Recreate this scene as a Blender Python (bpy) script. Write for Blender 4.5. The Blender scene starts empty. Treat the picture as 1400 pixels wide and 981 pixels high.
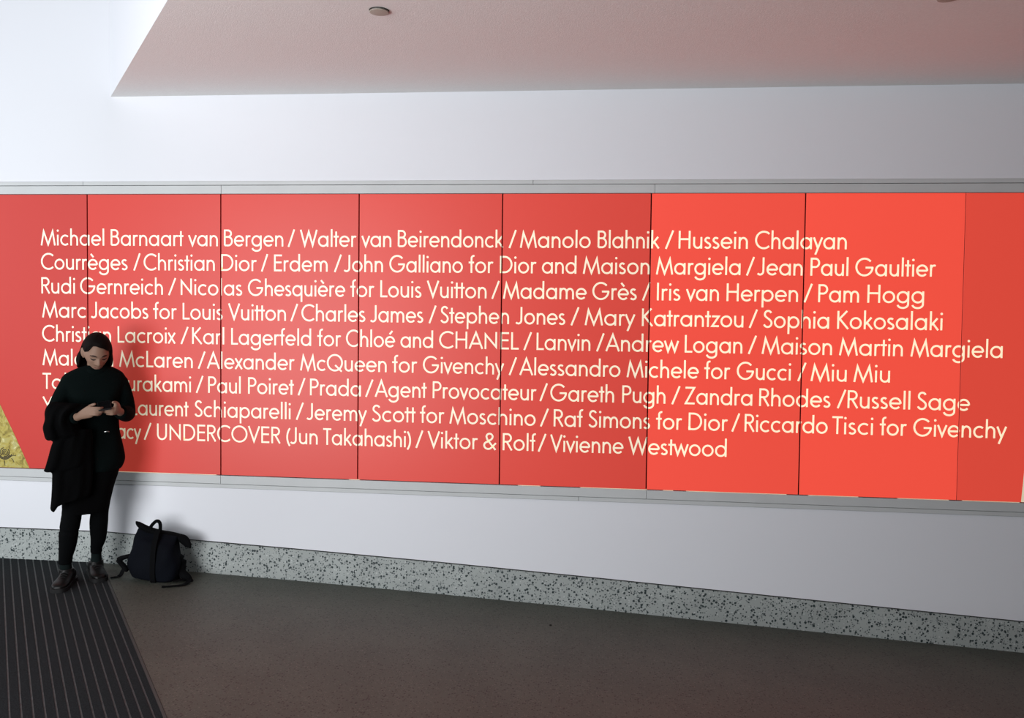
import bpy, bmesh, math, random
from mathutils import Vector, Matrix, Euler
random.seed(4)
S = bpy.context.scene
COL = S.collection
R = math.radians
PI = math.pi

# ------------------------------------------------------------------ camera
YAW, PIT, ROLL = -0.098601, -0.033999, 0.012244
CAM_D, CAM_H = 4.96188, 1.73647
_cy, _sy, _cp, _sp = math.cos(YAW), math.sin(YAW), math.cos(PIT), math.sin(PIT)
_f = Vector((_sy*_cp, _cy*_cp, _sp)); _r = Vector((_cy, -_sy, 0)); _u = _r.cross(_f)
_r2 = _r*math.cos(ROLL) + _u*math.sin(ROLL); _u2 = _u*math.cos(ROLL) - _r*math.sin(ROLL)
cd = bpy.data.cameras.new('camera'); cam = bpy.data.objects.new('camera', cd); COL.objects.link(cam)
cd.sensor_width = 36.0; cd.lens = 1090/1400*36; cd.shift_y = -34.5/1400; cd.clip_start = .05; cd.clip_end = 200
cam.matrix_world = Matrix(((_r2.x, _u2.x, -_f.x, 0), (_r2.y, _u2.y, -_f.y, -CAM_D), (_r2.z, _u2.z, -_f.z, CAM_H), (0, 0, 0, 1)))
S.camera = cam

# ------------------------------------------------------------------ light
vs = S.view_settings
S.display_settings.display_device = 'sRGB'
vs.view_transform = 'Standard'; vs.look = 'None'; vs.gamma = 1; vs.use_curve_mapping = False
vs.exposure = 0.0
w = bpy.data.worlds.new('world'); S.world = w; w.use_nodes = True
bg = w.node_tree.nodes['Background']; bg.inputs[0].default_value = (.86, .92, 1.0, 1); bg.inputs[1].default_value = .11

def area(name, loc, aim, sx, sy, power, col=(1, 1, 1)):
    l = bpy.data.lights.new(name, 'AREA'); l.shape = 'RECTANGLE'; l.size = sx; l.size_y = sy
    l.energy = power; l.color = col
    o = bpy.data.objects.new(name, l); COL.objects.link(o); o.location = loc
    o.rotation_euler = (Vector(aim) - Vector(loc)).to_track_quat('-Z', 'Y').to_euler()
    return o
area('entrance_daylight', (-8.6, -2.3, 2.6), (-2.6, 0, 1.4), 2.2, 3.6, 148, (.90, .96, 1.0))
area('doorway_daylight', (-3.8, -5.4, 2.0), (-3.7, 0, 1.6), 3.0, 2.2, 163, (.96, .98, 1.0))
area('added_upward_fill', (-3.3, -5.4, .06), (-1.3, -2.9, 3.1), 3.4, 2.6, 345, (.97, .98, 1.0))  # unseen source, added to brighten the ceiling and upper wall from below

# ------------------------------------------------------------------ materials
def mat(name, col, rough=.6, spec=.5, metal=0.0, bump=None, var=None):
    """plain or slightly mottled procedural surface; bump=(scale,strength) var=(scale,amount)"""
    m = bpy.data.materials.new(name); m.use_nodes = True
    nt = m.node_tree; b = nt.nodes['Principled BSDF']
    b.inputs['Base Color'].default_value = (*col, 1); b.inputs['Roughness'].default_value = rough
    b.inputs['Specular IOR Level'].default_value = spec; b.inputs['Metallic'].default_value = metal
    if bump or var:
        tc = nt.nodes.new('ShaderNodeTexCoord')
    if var:
        n = nt.nodes.new('ShaderNodeTexNoise'); n.inputs['Scale'].default_value = var[0]; n.inputs['Detail'].default_value = 6
        nt.links.new(tc.outputs['Object'], n.inputs['Vector'])
        r = nt.nodes.new('ShaderNodeValToRGB')
        r.color_ramp.elements[0].position = .3; r.color_ramp.elements[1].position = .7
        r.color_ramp.elements[0].color = (*[c*(1-var[1]) for c in col], 1)
        r.color_ramp.elements[1].color = (*[min(1, c*(1+var[1])) for c in col], 1)
        nt.links.new(n.outputs['Fac'], r.inputs['Fac']); nt.links.new(r.outputs['Color'], b.inputs['Base Color'])
    if bump:
        n = nt.nodes.new('ShaderNodeTexNoise'); n.inputs['Scale'].default_value = bump[0]; n.inputs['Detail'].default_value = 4
        nt.links.new(tc.outputs['Object'], n.inputs['Vector'])
        bp = nt.nodes.new('ShaderNodeBump'); bp.inputs['Strength'].default_value = bump[1]; bp.inputs['Distance'].default_value = .004
        nt.links.new(n.outputs['Fac'], bp.inputs['Height']); nt.links.new(bp.outputs['Normal'], b.inputs['Normal'])
    return m

def sign_mat(name, col, ecol, rough, spec):
    """translucent print over a light box: each box has its own tube brightness (object property backlight)"""
    m = mat(name, col, rough, spec)
    nt = m.node_tree; b = nt.nodes['Principled BSDF']
    b.inputs['Emission Color'].default_value = (*ecol, 1)
    at = nt.nodes.new('ShaderNodeAttribute'); at.attribute_type = 'OBJECT'; at.attribute_name = 'backlight'
    nt.links.new(at.outputs['Fac'], b.inputs['Emission Strength'])
    return m

def speckle_mat(name, base, cols, scale, rough, density, mott=.12):
    """stone chips in a binder: two voronoi layers of irregular chips"""
    m = bpy.data.materials.new(name); m.use_nodes = True
    nt = m.node_tree; b = nt.nodes['Principled BSDF']; b.inputs['Roughness'].default_value = rough
    b.inputs['Specular IOR Level'].default_value = .35
    tc = nt.nodes.new('ShaderNodeTexCoord')
    nz = nt.nodes.new('ShaderNodeTexNoise'); nz.inputs['Scale'].default_value = 3; nz.inputs['Detail'].default_value = 5
    nt.links.new(tc.outputs['Object'], nz.inputs['Vector'])
    r0 = nt.nodes.new('ShaderNodeValToRGB'); r0.color_ramp.elements[0].position = .3; r0.color_ramp.elements[1].position = .7
    r0.color_ramp.elements[0].color = (*[c*(1-mott) for c in base], 1); r0.color_ramp.elements[1].color = (*[c*(1+mott) for c in base], 1)
    nt.links.new(nz.outputs['Fac'], r0.inputs['Fac'])
    prev = r0.outputs['Color']
    for i, (c, sc, dens, size) in enumerate(zip(cols, scale, density, [.36, .36, .3, .3])):
        wn = nt.nodes.new('ShaderNodeTexNoise'); wn.inputs['Scale'].default_value = sc*1.6
        nt.links.new(tc.outputs['Object'], wn.inputs['Vector'])
        mx = nt.nodes.new('ShaderNodeMixRGB'); mx.inputs['Fac'].default_value = .006
        nt.links.new(tc.outputs['Object'], mx.inputs['Color1']); nt.links.new(wn.outputs['Color'], mx.inputs['Color2'])
        v = nt.nodes.new('ShaderNodeTexVoronoi'); v.inputs['Scale'].default_value = sc
        nt.links.new(mx.outputs['Color'], v.inputs['Vector'])
        sp = nt.nodes.new('ShaderNodeSeparateColor'); nt.links.new(v.outputs['Color'], sp.inputs['Color'])
        th = nt.nodes.new('ShaderNodeMath'); th.operation = 'LESS_THAN'; th.inputs[1].default_value = dens
        nt.links.new(sp.outputs[0], th.inputs[0])
        sz = nt.nodes.new('ShaderNodeMath'); sz.operation = 'MULTIPLY_ADD'; sz.inputs[1].default_value = .22; sz.inputs[2].default_value = size-.1
        nt.links.new(sp.outputs[1], sz.inputs[0])
        ds = nt.nodes.new('ShaderNodeMath'); ds.operation = 'LESS_THAN'
        nt.links.new(v.outputs['Distance'], ds.inputs[0]); nt.links.new(sz.outputs[0], ds.inputs[1])
        an = nt.nodes.new('ShaderNodeMath'); an.operation = 'MULTIPLY'
        nt.links.new(th.outputs[0], an.inputs[0]); nt.links.new(ds.outputs[0], an.inputs[1])
        mc = nt.nodes.new('ShaderNodeMixRGB'); nt.links.new(an.outputs[0], mc.inputs['Fac'])
        nt.links.new(prev, mc.inputs['Color1']); mc.inputs['Color2'].default_value = (*c, 1)
        prev = mc.outputs['Color']
    nt.links.new(prev, b.inputs['Base Color'])
    return m

M = {}
M['paint'] = mat('white wall paint', (.775, .79, .835), .75, .3, bump=(60, .06))
M['plaster'] = mat('textured ceiling plaster', (.80, .79, .78), .9, .2, bump=(140, .35), var=(90, .03))
M['inner'] = mat('dark blocker wall paint', (.12, .115, .11), .8, .2, var=(3, .05))  # for the added walls, kept dark to return little light
M['trim'] = mat('grey painted metal trim', (.56, .58, .585), .5, .4, var=(5, .03))
M['reveal'] = mat('dark shadow gap', (.03, .03, .03), .9, .2)  # shade inside the gaps put into a near-black colour
M['redback'] = mat('dark red light box edge', (.48, .022, .022), .8, .2)
M['red'] = sign_mat('red backlit print', (.50, .048, .043), (.80, .076, .043), .40, .32)
M['cream'] = sign_mat('cream lettering', (.86, .80, .66), (.95, .80, .50), .42, .5)
M['terrazzo'] = speckle_mat('pale terrazzo with dark chips', (.37, .40, .39), [(.028, .042, .045), (.12, .14, .14), (.50, .53, .52)], (62, 105, 80), .45, (.55, .34, .2))
M['floor'] = speckle_mat('brown polished aggregate floor', (.077, .084, .069), [(.030, .029, .025), (.120, .118, .100), (.045, .043, .036)], (85, 110, 150), .5, (.3, .25, .3), .12)
M['carpet'] = mat('charcoal mat pile', (.018, .021, .023), .95, .1, bump=(400, .8), var=(160, .5))
M['rail'] = mat('dull grey mat rib', (.085, .094, .096), .6, .3, var=(30, .3))
M['mattrim'] = mat('bronze mat edge strip', (.050, .052, .050), .55, .3)

# ------------------------------------------------------------------ mesh helpers
def link(name, me, parent=None, m=None, loc=None):
    o = bpy.data.objects.new(name, me); COL.objects.link(o)
    if parent is not None: o.parent = parent
    if m is not None: me.materials.append(m)
    if loc is not None: o.location = loc
    return o
def from_bm(name, bm, m, parent=None, smooth=False):
    me = bpy.data.meshes.new(name)
    bmesh.ops.recalc_face_normals(bm, faces=bm.faces[:])
    bm.to_mesh(me); bm.free()
    if smooth:
        for p in me.polygons: p.use_smooth = True
    return link(name, me, parent, m)
def tag(o, label, cat, group=None):
    o['label'] = label; o['category'] = cat
    if group: o['group'] = group
    return o
def struct(o):
    o['kind'] = 'structure'; return o
def empty(name, loc, rz=0):
    o = bpy.data.objects.new(name, None); COL.objects.link(o); o.location = loc; o.rotation_euler = (0, 0, rz)
    o.empty_display_size = .1
    return o
def box(bm, x0, x1, y0, y1, z0, z1):
    v = [bm.verts.new(c) for c in ((x0,y0,z0),(x1,y0,z0),(x1,y1,z0),(x0,y1,z0),(x0,y0,z1),(x1,y0,z1),(x1,y1,z1),(x0,y1,z1))]
    for q in ((0,3,2,1),(4,5,6,7),(0,1,5,4),(1,2,6,5),(2,3,7,6),(3,0,4,7)): bm.faces.new([v[i] for i in q])
    return v
def prism(bm, poly, axis, a0, a1):
    """extrude a 2D polygon; axis 'y': poly is (x,z); axis 'z': poly is (x,y)"""
    def p(q, t): return (q[0], t, q[1]) if axis == 'y' else (q[0], q[1], t)
    A = [bm.verts.new(p(q, a0)) for q in poly]; B = [bm.verts.new(p(q, a1)) for q in poly]
    n = len(poly)
    bm.faces.new(A); bm.faces.new(B[::-1])
    for i in range(n): bm.faces.new((A[i], B[i], B[(i+1) % n], A[(i+1) % n]))
def ring_faces(bm, rings, cap0=True, cap1=True):
    n = len(rings[0])
    for a, b in zip(rings[:-1], rings[1:]):
        for i in range(n): bm.faces.new((a[i], a[(i+1) % n], b[(i+1) % n], b[i]))
    if cap0: bm.faces.new(rings[0][::-1])
    if cap1: bm.faces.new(rings[-1])
def hermite(pts, k):
    """resample a list of tuples with a Catmull-Rom spline, k steps per span"""
    out = []
    n = len(pts)
    for i in range(n-1):
        p0 = pts[max(i-1, 0)]; p1 = pts[i]; p2 = pts[i+1]; p3 = pts[min(i+2, n-1)]
        for s in range(k):
            t = s/k
            out.append(tuple(.5*((2*b)+(c-a)*t+(2*a-5*b+4*c-d)*t*t+(3*b-a-3*c+d)*t**3) for a, b, c, d in zip(p0, p1, p2, p3)))
    out.append(tuple(pts[-1])); return out
def tube(bm, pts, n=14, k=4, up=(0, 0, 1), dome=True):
    """pts: (x,y,z,ra,rb) along a path; ra across `up`, rb across the side"""
    P = hermite([tuple(p) if len(p) == 5 else (*p, p[3]) for p in pts], k)
    rings = []
    L = len(P)
    upv = Vector(up)
    frames = []
    for i, p in enumerate(P):
        a = Vector(P[max(i-1, 0)][:3]); b = Vector(P[min(i+1, L-1)][:3]); t = (b-a).normalized()
        side = t.cross(upv)
        if side.length < .15: side = t.cross(Vector((0, 1, 0)))
        side.normalize(); u2 = side.cross(t).normalized()
        frames.append((Vector(p[:3]), t, u2, side, p[3], p[4]))
    if dome:
        c, t, u2, s, ra, rb = frames[0]; r = min(ra, rb)
        pre = [(c - t*r*math.sin(q), t, u2, s, ra*math.cos(q), rb*math.cos(q)) for q in (1.25, .8, .4)]
        c, t, u2, s, ra, rb = frames[-1]; r = min(ra, rb)
        post = [(c + t*r*math.sin(q), t, u2, s, ra*math.cos(q), rb*math.cos(q)) for q in (.4, .8, 1.25)]
        frames = pre + frames + post
    for c, t, u2, s, ra, rb in frames:
        rings.append([bm.verts.new(c + u2*ra*math.cos(2*PI*j/n) + s*rb*math.sin(2*PI*j/n)) for j in range(n)])
    ring_faces(bm, rings)
def stack(bm, rows, n=32, k=3, expo=2.3, fold=None):
    """horizontal rings; rows: (z, x_left, x_right, y_mid, half_depth)"""
    P = hermite(rows, k); rings = []
    for z, xl, xr, ym, dd in P:
        ring = []
        for j in range(n):
            a = 2*PI*j/n; c, s = math.cos(a), math.sin(a)
            x = math.copysign(abs(c)**(2/expo), c); y = math.copysign(abs(s)**(2/expo), s)
            g = 1 + (fold(a, z) if fold else 0)
            ring.append(bm.verts.new(((xl+xr)/2 + x*(xr-xl)/2, ym + y*dd*g, z)))
        rings.append(ring)
    ring_faces(bm, rings)
def remesh(name, bm, m, parent, vox, smooth=6, fac=.5):
    """fuse overlapping closed pieces into one continuous skin"""
    me = bpy.data.meshes.new(name+'_raw'); bmesh.ops.recalc_face_normals(bm, faces=bm.faces[:]); bm.to_mesh(me); bm.free()
    t = bpy.data.objects.new(name+'_raw', me); COL.objects.link(t)
    md = t.modifiers.new('r', 'REMESH'); md.mode = 'VOXEL'; md.voxel_size = vox
    if smooth:
        sm = t.modifiers.new('s', 'SMOOTH'); sm.iterations = smooth; sm.factor = fac
    dg = bpy.context.evaluated_depsgraph_get()
    out = bpy.data.meshes.new_from_object(t.evaluated_get(dg)); out.name = name
    bpy.data.objects.remove(t); bpy.data.meshes.remove(me)
    for p in out.polygons: p.use_smooth = True
    out.materials.clear()
    return link(name, out, parent, m)
def ellipsoid(bm, c, r, rot=None, nu=20, nv=14):
    mt = Matrix.Translation(c) @ (rot.to_matrix().to_4x4() if rot else Matrix()) @ Matrix.Diagonal((*r, 1))
    bmesh.ops.create_uvsphere(bm, u_segments=nu, v_segments=nv, radius=1, matrix=mt)

# ------------------------------------------------------------------ setting: wall, floor, ceiling
RAMP = [(-9.5, 0), (-3.2157, 0), (-2.6, -.0305), (-1.9, -.057), (-.94, -.100), (0, -.1465), (.89, -.195), (1.757, -.2415), (2.6, -.285), (6.5, -.48)]
BASE = [(-9.5, .200), (-3.19, .2045), (-2.6, .1755), (-1.9, .1455), (-.94, .0995), (0, .0475), (.886, -.0045), (1.753, -.0545), (2.59, -.1025), (6.5, -.32)]
def lerp(T, x):
    for (a, za), (b, zb) in zip(T[:-1], T[1:]):
        if x <= b: return za + (zb-za)*(x-a)/(b-a)
    return T[-1][1]
MD = Vector((.626374, -.779523, 0)); MN = Vector((-.779523, -.626374, 0))     # along / across the mat edge
def floor_z(x, y):
    x0 = x - y*MD.x/MD.y
    return lerp(RAMP, x0)
PZ0, PZ1 = .61812, 2.43647        # sign panel bottom / top
UT, LT = 2.5224, .52939           # outer edges of the trims above and below
PW, PX0 = .914, -3.30083          # panel pitch, first seam
# wall: upper part, lower part (its bottom edge follows the ramp), dark core behind
bm = bmesh.new()
box(bm, -9.5, 6.5, 0, .2, UT, 5.6)
low = [(x, z+.007) for x, z in BASE]
prism(bm, low + [(6.5, LT), (-9.5, LT)], 'y', 0, .2)
struct(from_bm('wall_back', bm, M['paint']))
bm = bmesh.new(); box(bm, -9.5, 6.5, .03, .19, LT+.001, UT-.001)
struct(from_bm('wall_core', bm, M['redback'])).name = 'trim_5'
bm = bmesh.new(); prism(bm, [(x, z+.0068) for x, z in BASE] + [(x, z-.012) for x, z in BASE[::-1]], 'y', .006, .19)
struct(from_bm('shadow_gap_skirting', bm, M['reveal']))  # dark strip painting the shadow line above the skirting
# terrazzo skirting
bm = bmesh.new(); prism(bm, BASE + [(x, z-.05) for x, z in RAMP[::-1]], 'y', -.003, .15)
struct(from_bm('baseboard_back', bm, M['terrazzo']))
# trims: two rails each, butt joints, fine shadow lines between
def rails(name, bands, y0):
    bm = bmesh.new()
    for z0, z1, joints, yy in bands:
        xs = [-9.5] + joints + [6.5]
        for a, b in zip(xs[:-1], xs[1:]): box(bm, a+.001, b-.001, yy, .04, z0, z1)
    o = struct(from_bm(name, bm, M['trim']))
    bv = o.modifiers.new('b', 'BEVEL'); bv.width = .0012; bv.segments = 1
    return o
seam = [PX0 + i*PW for i in range(7)]
rails('trim_1', [(PZ1+.003, 2.4925, [seam[1]+.004, seam[4]+.02], -.012), (2.4965, UT-.0015, [-3.33, -.37, 2.6], -.007)], 0)
rails('trim_2', [(.5592, PZ0-.0045, [seam[1], seam[4]+.003], -.012), (.5545-.0225, .5565, [-.06, 3.0], -.009)], 0)
bm = bmesh.new(); box(bm, -9.5, 6.5, .012, .03, LT-.001, PZ0); box(bm, -9.5, 6.5, .012, .03, PZ1, UT+.001)
struct(from_bm('shadow_gap_rails', bm, M['reveal']))  # dark backing that paints shade into the grooves between rails
# ramped floor: level strip at the door, then falling along the mat edge
bm = bmesh.new()
cols = []
for x0, z in RAMP[1:]:
    a = Vector((x0, .1, 0)) - MD*(-.1/MD.y)*0
    p0 = Vector((x0 + .02*MD.x/MD.y, .02, z)); p1 = Vector((x0 - 9*MD.x/MD.y, -9, z))
    cols.append((bm.verts.new(p0), bm.verts.new(p1)))
for (a, b), (c, d) in zip(cols[:-1], cols[1:]): bm.faces.new((a, b, d, c))
lv = [bm.verts.new(q) for q in ((-9.5, .02, -.012), (-9.5, -9, -.012))]
lo = [bm.verts.new((v.co.x, v.co.y, -.012)) for v in cols[0]]
bm.faces.new((lv[0], lv[1], lo[1], lo[0]))                # recess under the mat
bm.faces.new((lo[0], lo[1], cols[0][1], cols[0][0]))
g = bmesh.ops.extrude_face_region(bm, geom=bm.faces[:])
bmesh.ops.translate(bm, verts=[e for e in g['geom'] if isinstance(e, bmesh.types.BMVert)], vec=(0, 0, -.15))
struct(from_bm('floor', bm, M['floor']))
# dropped ceiling whose left side runs parallel to the mat edge
CZ = 3.07069
e0 = Vector((-3.1668+.0268, 0, 0)); ed = Vector((1.2329, -1.5312, 0)).normalized()
far = e0 + ed*(7.5/abs(ed.y))
bm = bmesh.new(); prism(bm, [(e0.x, -.0005), (far.x, -7.5), (6.5, -7.5), (6.5, -.0005)], 'z', CZ, 5.6)
cl = struct(from_bm('ceiling', bm, M['plaster'])); cl.data.materials.append(M['paint'])
for p in cl.data.polygons:
    if abs(p.normal.z) < .5: p.material_index = 1

# unseen dark walls, added to keep ambient light off the lower right
bm = bmesh.new(); box(bm, 6.5, 6.7, -9, 0, -.7, 5.6); struct(from_bm('blocker_wall_right', bm, M['inner']))
bm = bmesh.new(); box(bm, .9, 6.5, -9.2, -9, -.7, 5.6); struct(from_bm('blocker_wall_front', bm, M['inner']))

# ------------------------------------------------------------------ lettering (geometric sans drawn as strokes)
LW = .105; HW = LW/2; XH = .655; AS = 1.04; DS = -.30
def arc(cx, cy, rx, ry, a0, a1, n=None):
    n = n or max(4, int(abs(a1-a0)/12))
    return [(cx+rx*math.cos(R(a0+(a1-a0)*i/n)), cy+ry*math.sin(R(a0+(a1-a0)*i/n))) for i in range(n+1)]
RX, RY, CY = .275, XH/2-HW+.008, XH/2
T_ = 1-HW
def glyph(c):
    """strokes (open or closed polylines), left bearing / ink width / right bearing, dots"""
    st = []; dots = []
    h = HW
    bowl = lambda cx: arc(cx, CY, RX, RY, 0, 360, 32)
    if c == 'a': st = [bowl(RX+h), [(2*RX+h, 0), (2*RX+h, XH)]]; W = 2*RX+LW; b = (.04, .075)
    elif c == 'b': st = [bowl(RX+h), [(h, 0), (h, AS)]]; W = 2*RX+LW; b = (.075, .04)
    elif c == 'c': st = [arc(RX+h, CY, RX, RY, 48, 312)]; W = RX*1.7+LW; b = (.04, .02)
    elif c == 'd': st = [bowl(RX+h), [(2*RX+h, 0), (2*RX+h, AS)]]; W = 2*RX+LW; b = (.04, .075)
    elif c in 'eèé':
        st = [[(h+.01, CY-.005), (2*RX+h-.005, CY-.005)] , arc(RX+h, CY, RX, RY, -3, 318)]; W = 2*RX+LW-.01; b = (.04, .035)
        if c == 'è': st.append([(RX-.08, .97), (RX+.10, .77)])
        if c == 'é': st.append([(RX+.20, .97), (RX+.02, .77)])
    elif c == 'f': st = [[(.17, 0), (.17, AS-.20)] + arc(.31, AS-.19, .14, .19-h, 180, 75, 8), [(.0, XH-h), (.32, XH-h)]]; W = .35; b = (.0, .0)
    elif c == 'g': st = [bowl(RX+h), [(2*RX+h, XH), (2*RX+h, -.06)] + arc(RX+h, -.06, RX, -DS-.06-h+.02, 0, -168)]; W = 2*RX+LW; b = (.04, .075)
    elif c in 'hn':
        rx = .205
        st = [[(h, 0), (h, AS if c == 'h' else XH)], [(h, XH*.52)] + arc(h+rx, XH*.56, rx, XH*.44-h+.008, 165, 0) + [(h+2*rx, 0)]]; W = 2*rx+LW; b = (.075, .07)
    elif c == 'm':
        rx = .19
        st = [[(h, 0), (h, XH)], [(h, XH*.52)] + arc(h+rx, XH*.56, rx, XH*.44-h+.008, 165, 0) + [(h+2*rx, 0)],
              [(h+2*rx, XH*.52)] + arc(h+3*rx, XH*.56, rx, XH*.44-h+.008, 165, 0) + [(h+4*rx, 0)]]; W = 4*rx+LW; b = (.075, .07)
    elif c == 'i': st = [[(h, 0), (h, XH)]]; dots = [(h, .905)]; W = LW; b = (.075, .075)
    elif c == 'k': st = [[(h, 0), (h, AS)], [(.41, XH), (h+.03, XH*.42)], [(.17, XH*.56), (.46, 0)]]; W = .50; b = (.075, .0)
    elif c == 'l': st = [[(h, 0), (h, AS)]]; W = LW; b = (.075, .075)
    elif c == 'o': st = [bowl(RX+h)]; W = 2*RX+LW; b = (.04, .04)
    elif c == 'p': st = [bowl(RX+h), [(h, DS-.03), (h, XH)]]; W = 2*RX+LW; b = (.075, .04)
    elif c == 'q': st = [bowl(RX+h), [(2*RX+h, DS-.03), (2*RX+h, XH)]]; W = 2*RX+LW; b = (.04, .075)
    elif c == 'r': st = [[(h, 0), (h, XH)], [(h, XH*.55)] + arc(.22, XH*.62, .17, XH*.38-h+.008, 165, 62, 8)]; W = .33; b = (.075, .0)
    elif c == 's':
        st = [arc(.20, XH*.735, .135, XH*.265-h+.01, 35, 200, 10) + [(.15, XH*.56), (.25, XH*.46)] + arc(.195, XH*.27, .155, XH*.27-h+.01, 55, -150, 14)]; W = .405; b = (.03, .03)
    elif c == 't': st = [[(.16, 0), (.16, .90)], [(.0, XH-h), (.32, XH-h)]]; W = .32; b = (.0, .0)
    elif c == 'u':
        rx = .205
        st = [[(h, XH)] + arc(h+rx, XH*.40, rx, XH*.40-h+.008, 180, 345) + [(h+2*rx, XH*.45)], [(h+2*rx, 0), (h+2*rx, XH)]]; W = 2*rx+LW; b = (.07, .075)
    elif c == 'v': st = [[(.03, XH), (.26, .06), (.49, XH)]]; W = .52; b = (.0, .0)
    elif c == 'w': st = [[(.03, XH), (.22, .06), (.41, XH-.08), (.60, .06), (.79, XH)]]; W = .82; b = (.0, .0)
    elif c == 'x': st = [[(.04, 0), (.46, XH)], [(.46, 0), (.04, XH)]]; W = .50; b = (.0, .0)
    elif c == 'y': st = [[(.03, XH), (.27, .05)], [(.50, XH), (.13, DS)]]; W = .53; b = (.0, .0)
    elif c == 'z': st = [[(.03, XH-h), (.41, XH-h), (.05, h), (.43, h)]]; W = .44; b = (.03, .03)
    elif c == 'A': st = [[(.04, 0), (.41, .95), (.78, 0)], [(.17, .31), (.65, .31)]]; W = .82; b = (.0, .0)
    elif c == 'B':
        st = [[(h, h), (h, T_), (.26, T_)] + arc(.26, .755, .20, .1925, 90, -90, 12) + [(h, .56)], [(.28, .56)] + arc(.28, .306, .24, .254, 90, -90, 14) + [(h, h)]]; W = .575; b = (.085, .04)
    elif c in 'C(': 
        if c == 'C': st = [arc(.50, .5, .45, .465, 47, 313)]; W = .83; b = (.04, .03)
        else: st = [arc(.70, .40, .64, .78, 137, 223, 12)]; W = .25; b = (.05, .02)
    elif c == ')': st = [arc(-.45, .40, .64, .78, 43, -43, 12)]; W = .25; b = (.02, .05)
    elif c == 'D': st = [[(h, h), (h, T_), (.28, T_)] + arc(.28, .5, .42, .4475, 90, -90, 18) + [(h, h), (h, .2)]]; W = .755; b = (.085, .04)
    elif c == 'E': st = [[(.50, T_), (h, T_), (h, h), (.50, h)], [(h, .53), (.48, .53)]]; W = .50; b = (.085, .04)
    elif c == 'G': st = [arc(.50, .5, .45, .465, 42, 355) + [(.945, .47), (.56, .47)]]; W = 1.0; b = (.04, .05)
    elif c == 'H': st = [[(h, 0), (h, 1)], [(.62, 0), (.62, 1)], [(h, .53), (.62, .53)]]; W = .62+h; b = (.085, .085)
    elif c == 'I': st = [[(h, 0), (h, 1)]]; W = LW; b = (.085, .085)
    elif c == 'J': st = [[(.34, 1), (.34, .23)] + arc(.16, .23, .18, .19, 0, -140, 10)]; W = .34+h; b = (.0, .085)
    elif c == 'K': st = [[(h, 0), (h, 1)], [(.53, 1), (.07, .50)], [(.14, .55), (.60, 0)]]; W = .65; b = (.085, .0)
    elif c == 'L': st = [[(h, 1), (h, h), (.44, h)]]; W = .44; b = (.085, .01)
    elif c == 'M': st = [[(.05, 0), (.20, .86), (.50, .06), (.80, .86), (.95, 0)]]; W = 1.0; b = (.02, .02)
    elif c == 'N': st = [[(h, 0), (h, .85), (.66, .13), (.66, 1)]]; W = .66+h; b = (.085, .085)
    elif c == 'O': st = [arc(.50, .5, .45, .465, 0, 360, 40)]; W = 1.0; b = (.04, .04)
    elif c == 'P': st = [[(h, 0), (h, T_), (.27, T_)] + arc(.27, .715, .22, .2325, 90, -90, 12) + [(h, .4825)]]; W = .545; b = (.085, .02)
    elif c == 'Q': st = [arc(.50, .5, .45, .465, 0, 360, 40), [(.52, .36), (.93, -.02)]]; W = 1.0; b = (.04, .04)
    elif c == 'R': st = [[(h, 0), (h, T_), (.27, T_)] + arc(.27, .725, .21, .2225, 90, -90, 12) + [(h, .5025)], [(.24, .50), (.53, 0)]]; W = .58; b = (.085, .01)
    elif c == 'S': st = [arc(.27, .755, .185, .20, 25, 205, 12) + [(.17, .60), (.36, .46)] + arc(.255, .26, .215, .215, 45, -160, 16)]; W = .525; b = (.04, .04)
    elif c == 'T': st = [[(.27, 0), (.27, 1)], [(0, T_), (.54, T_)]]; W = .54; b = (.01, .0)
    elif c == 'U': st = [[(h, 1)] + arc(h+.265, .33, .265, .33-h+.01, 180, 360, 16) + [(h+.53, 1)]]; W = .53+LW; b = (.08, .08)
    elif c == 'V': st = [[(.04, 1), (.37, .08), (.70, 1)]]; W = .74; b = (.0, .0)
    elif c == 'W': st = [[(.04, 1), (.30, .09), (.55, .88), (.80, .09), (1.06, 1)]]; W = 1.10; b = (.0, .0)
    elif c == 'Y': st = [[(.04, 1), (.33, .47), (.62, 1)], [(.33, .50), (.33, 0)]]; W = .66; b = (.0, .0)
    elif c == 'Z': st = [[(.04, T_), (.56, T_), (.07, h), (.60, h)]]; W = .62; b = (.03, .03)
    elif c == '&': st = [[(.66, .0), (.22, .60)] + arc(.34, .77, .165, .175, 215, -40, 16) + [(.42, .60), (.20, .45)] + arc(.27, .26, .215, .215, 120, 300, 14) + [(.48, .16), (.68, .40)]]; W = .70; b = (.03, .02)
    elif c == '/': st = [[(.035, -.02), (.44, 1.02)]]; W = .475; b = (0, 0)
    else: raise ValueError(c)
    return st, b[0], W, b[1], dots
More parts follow.
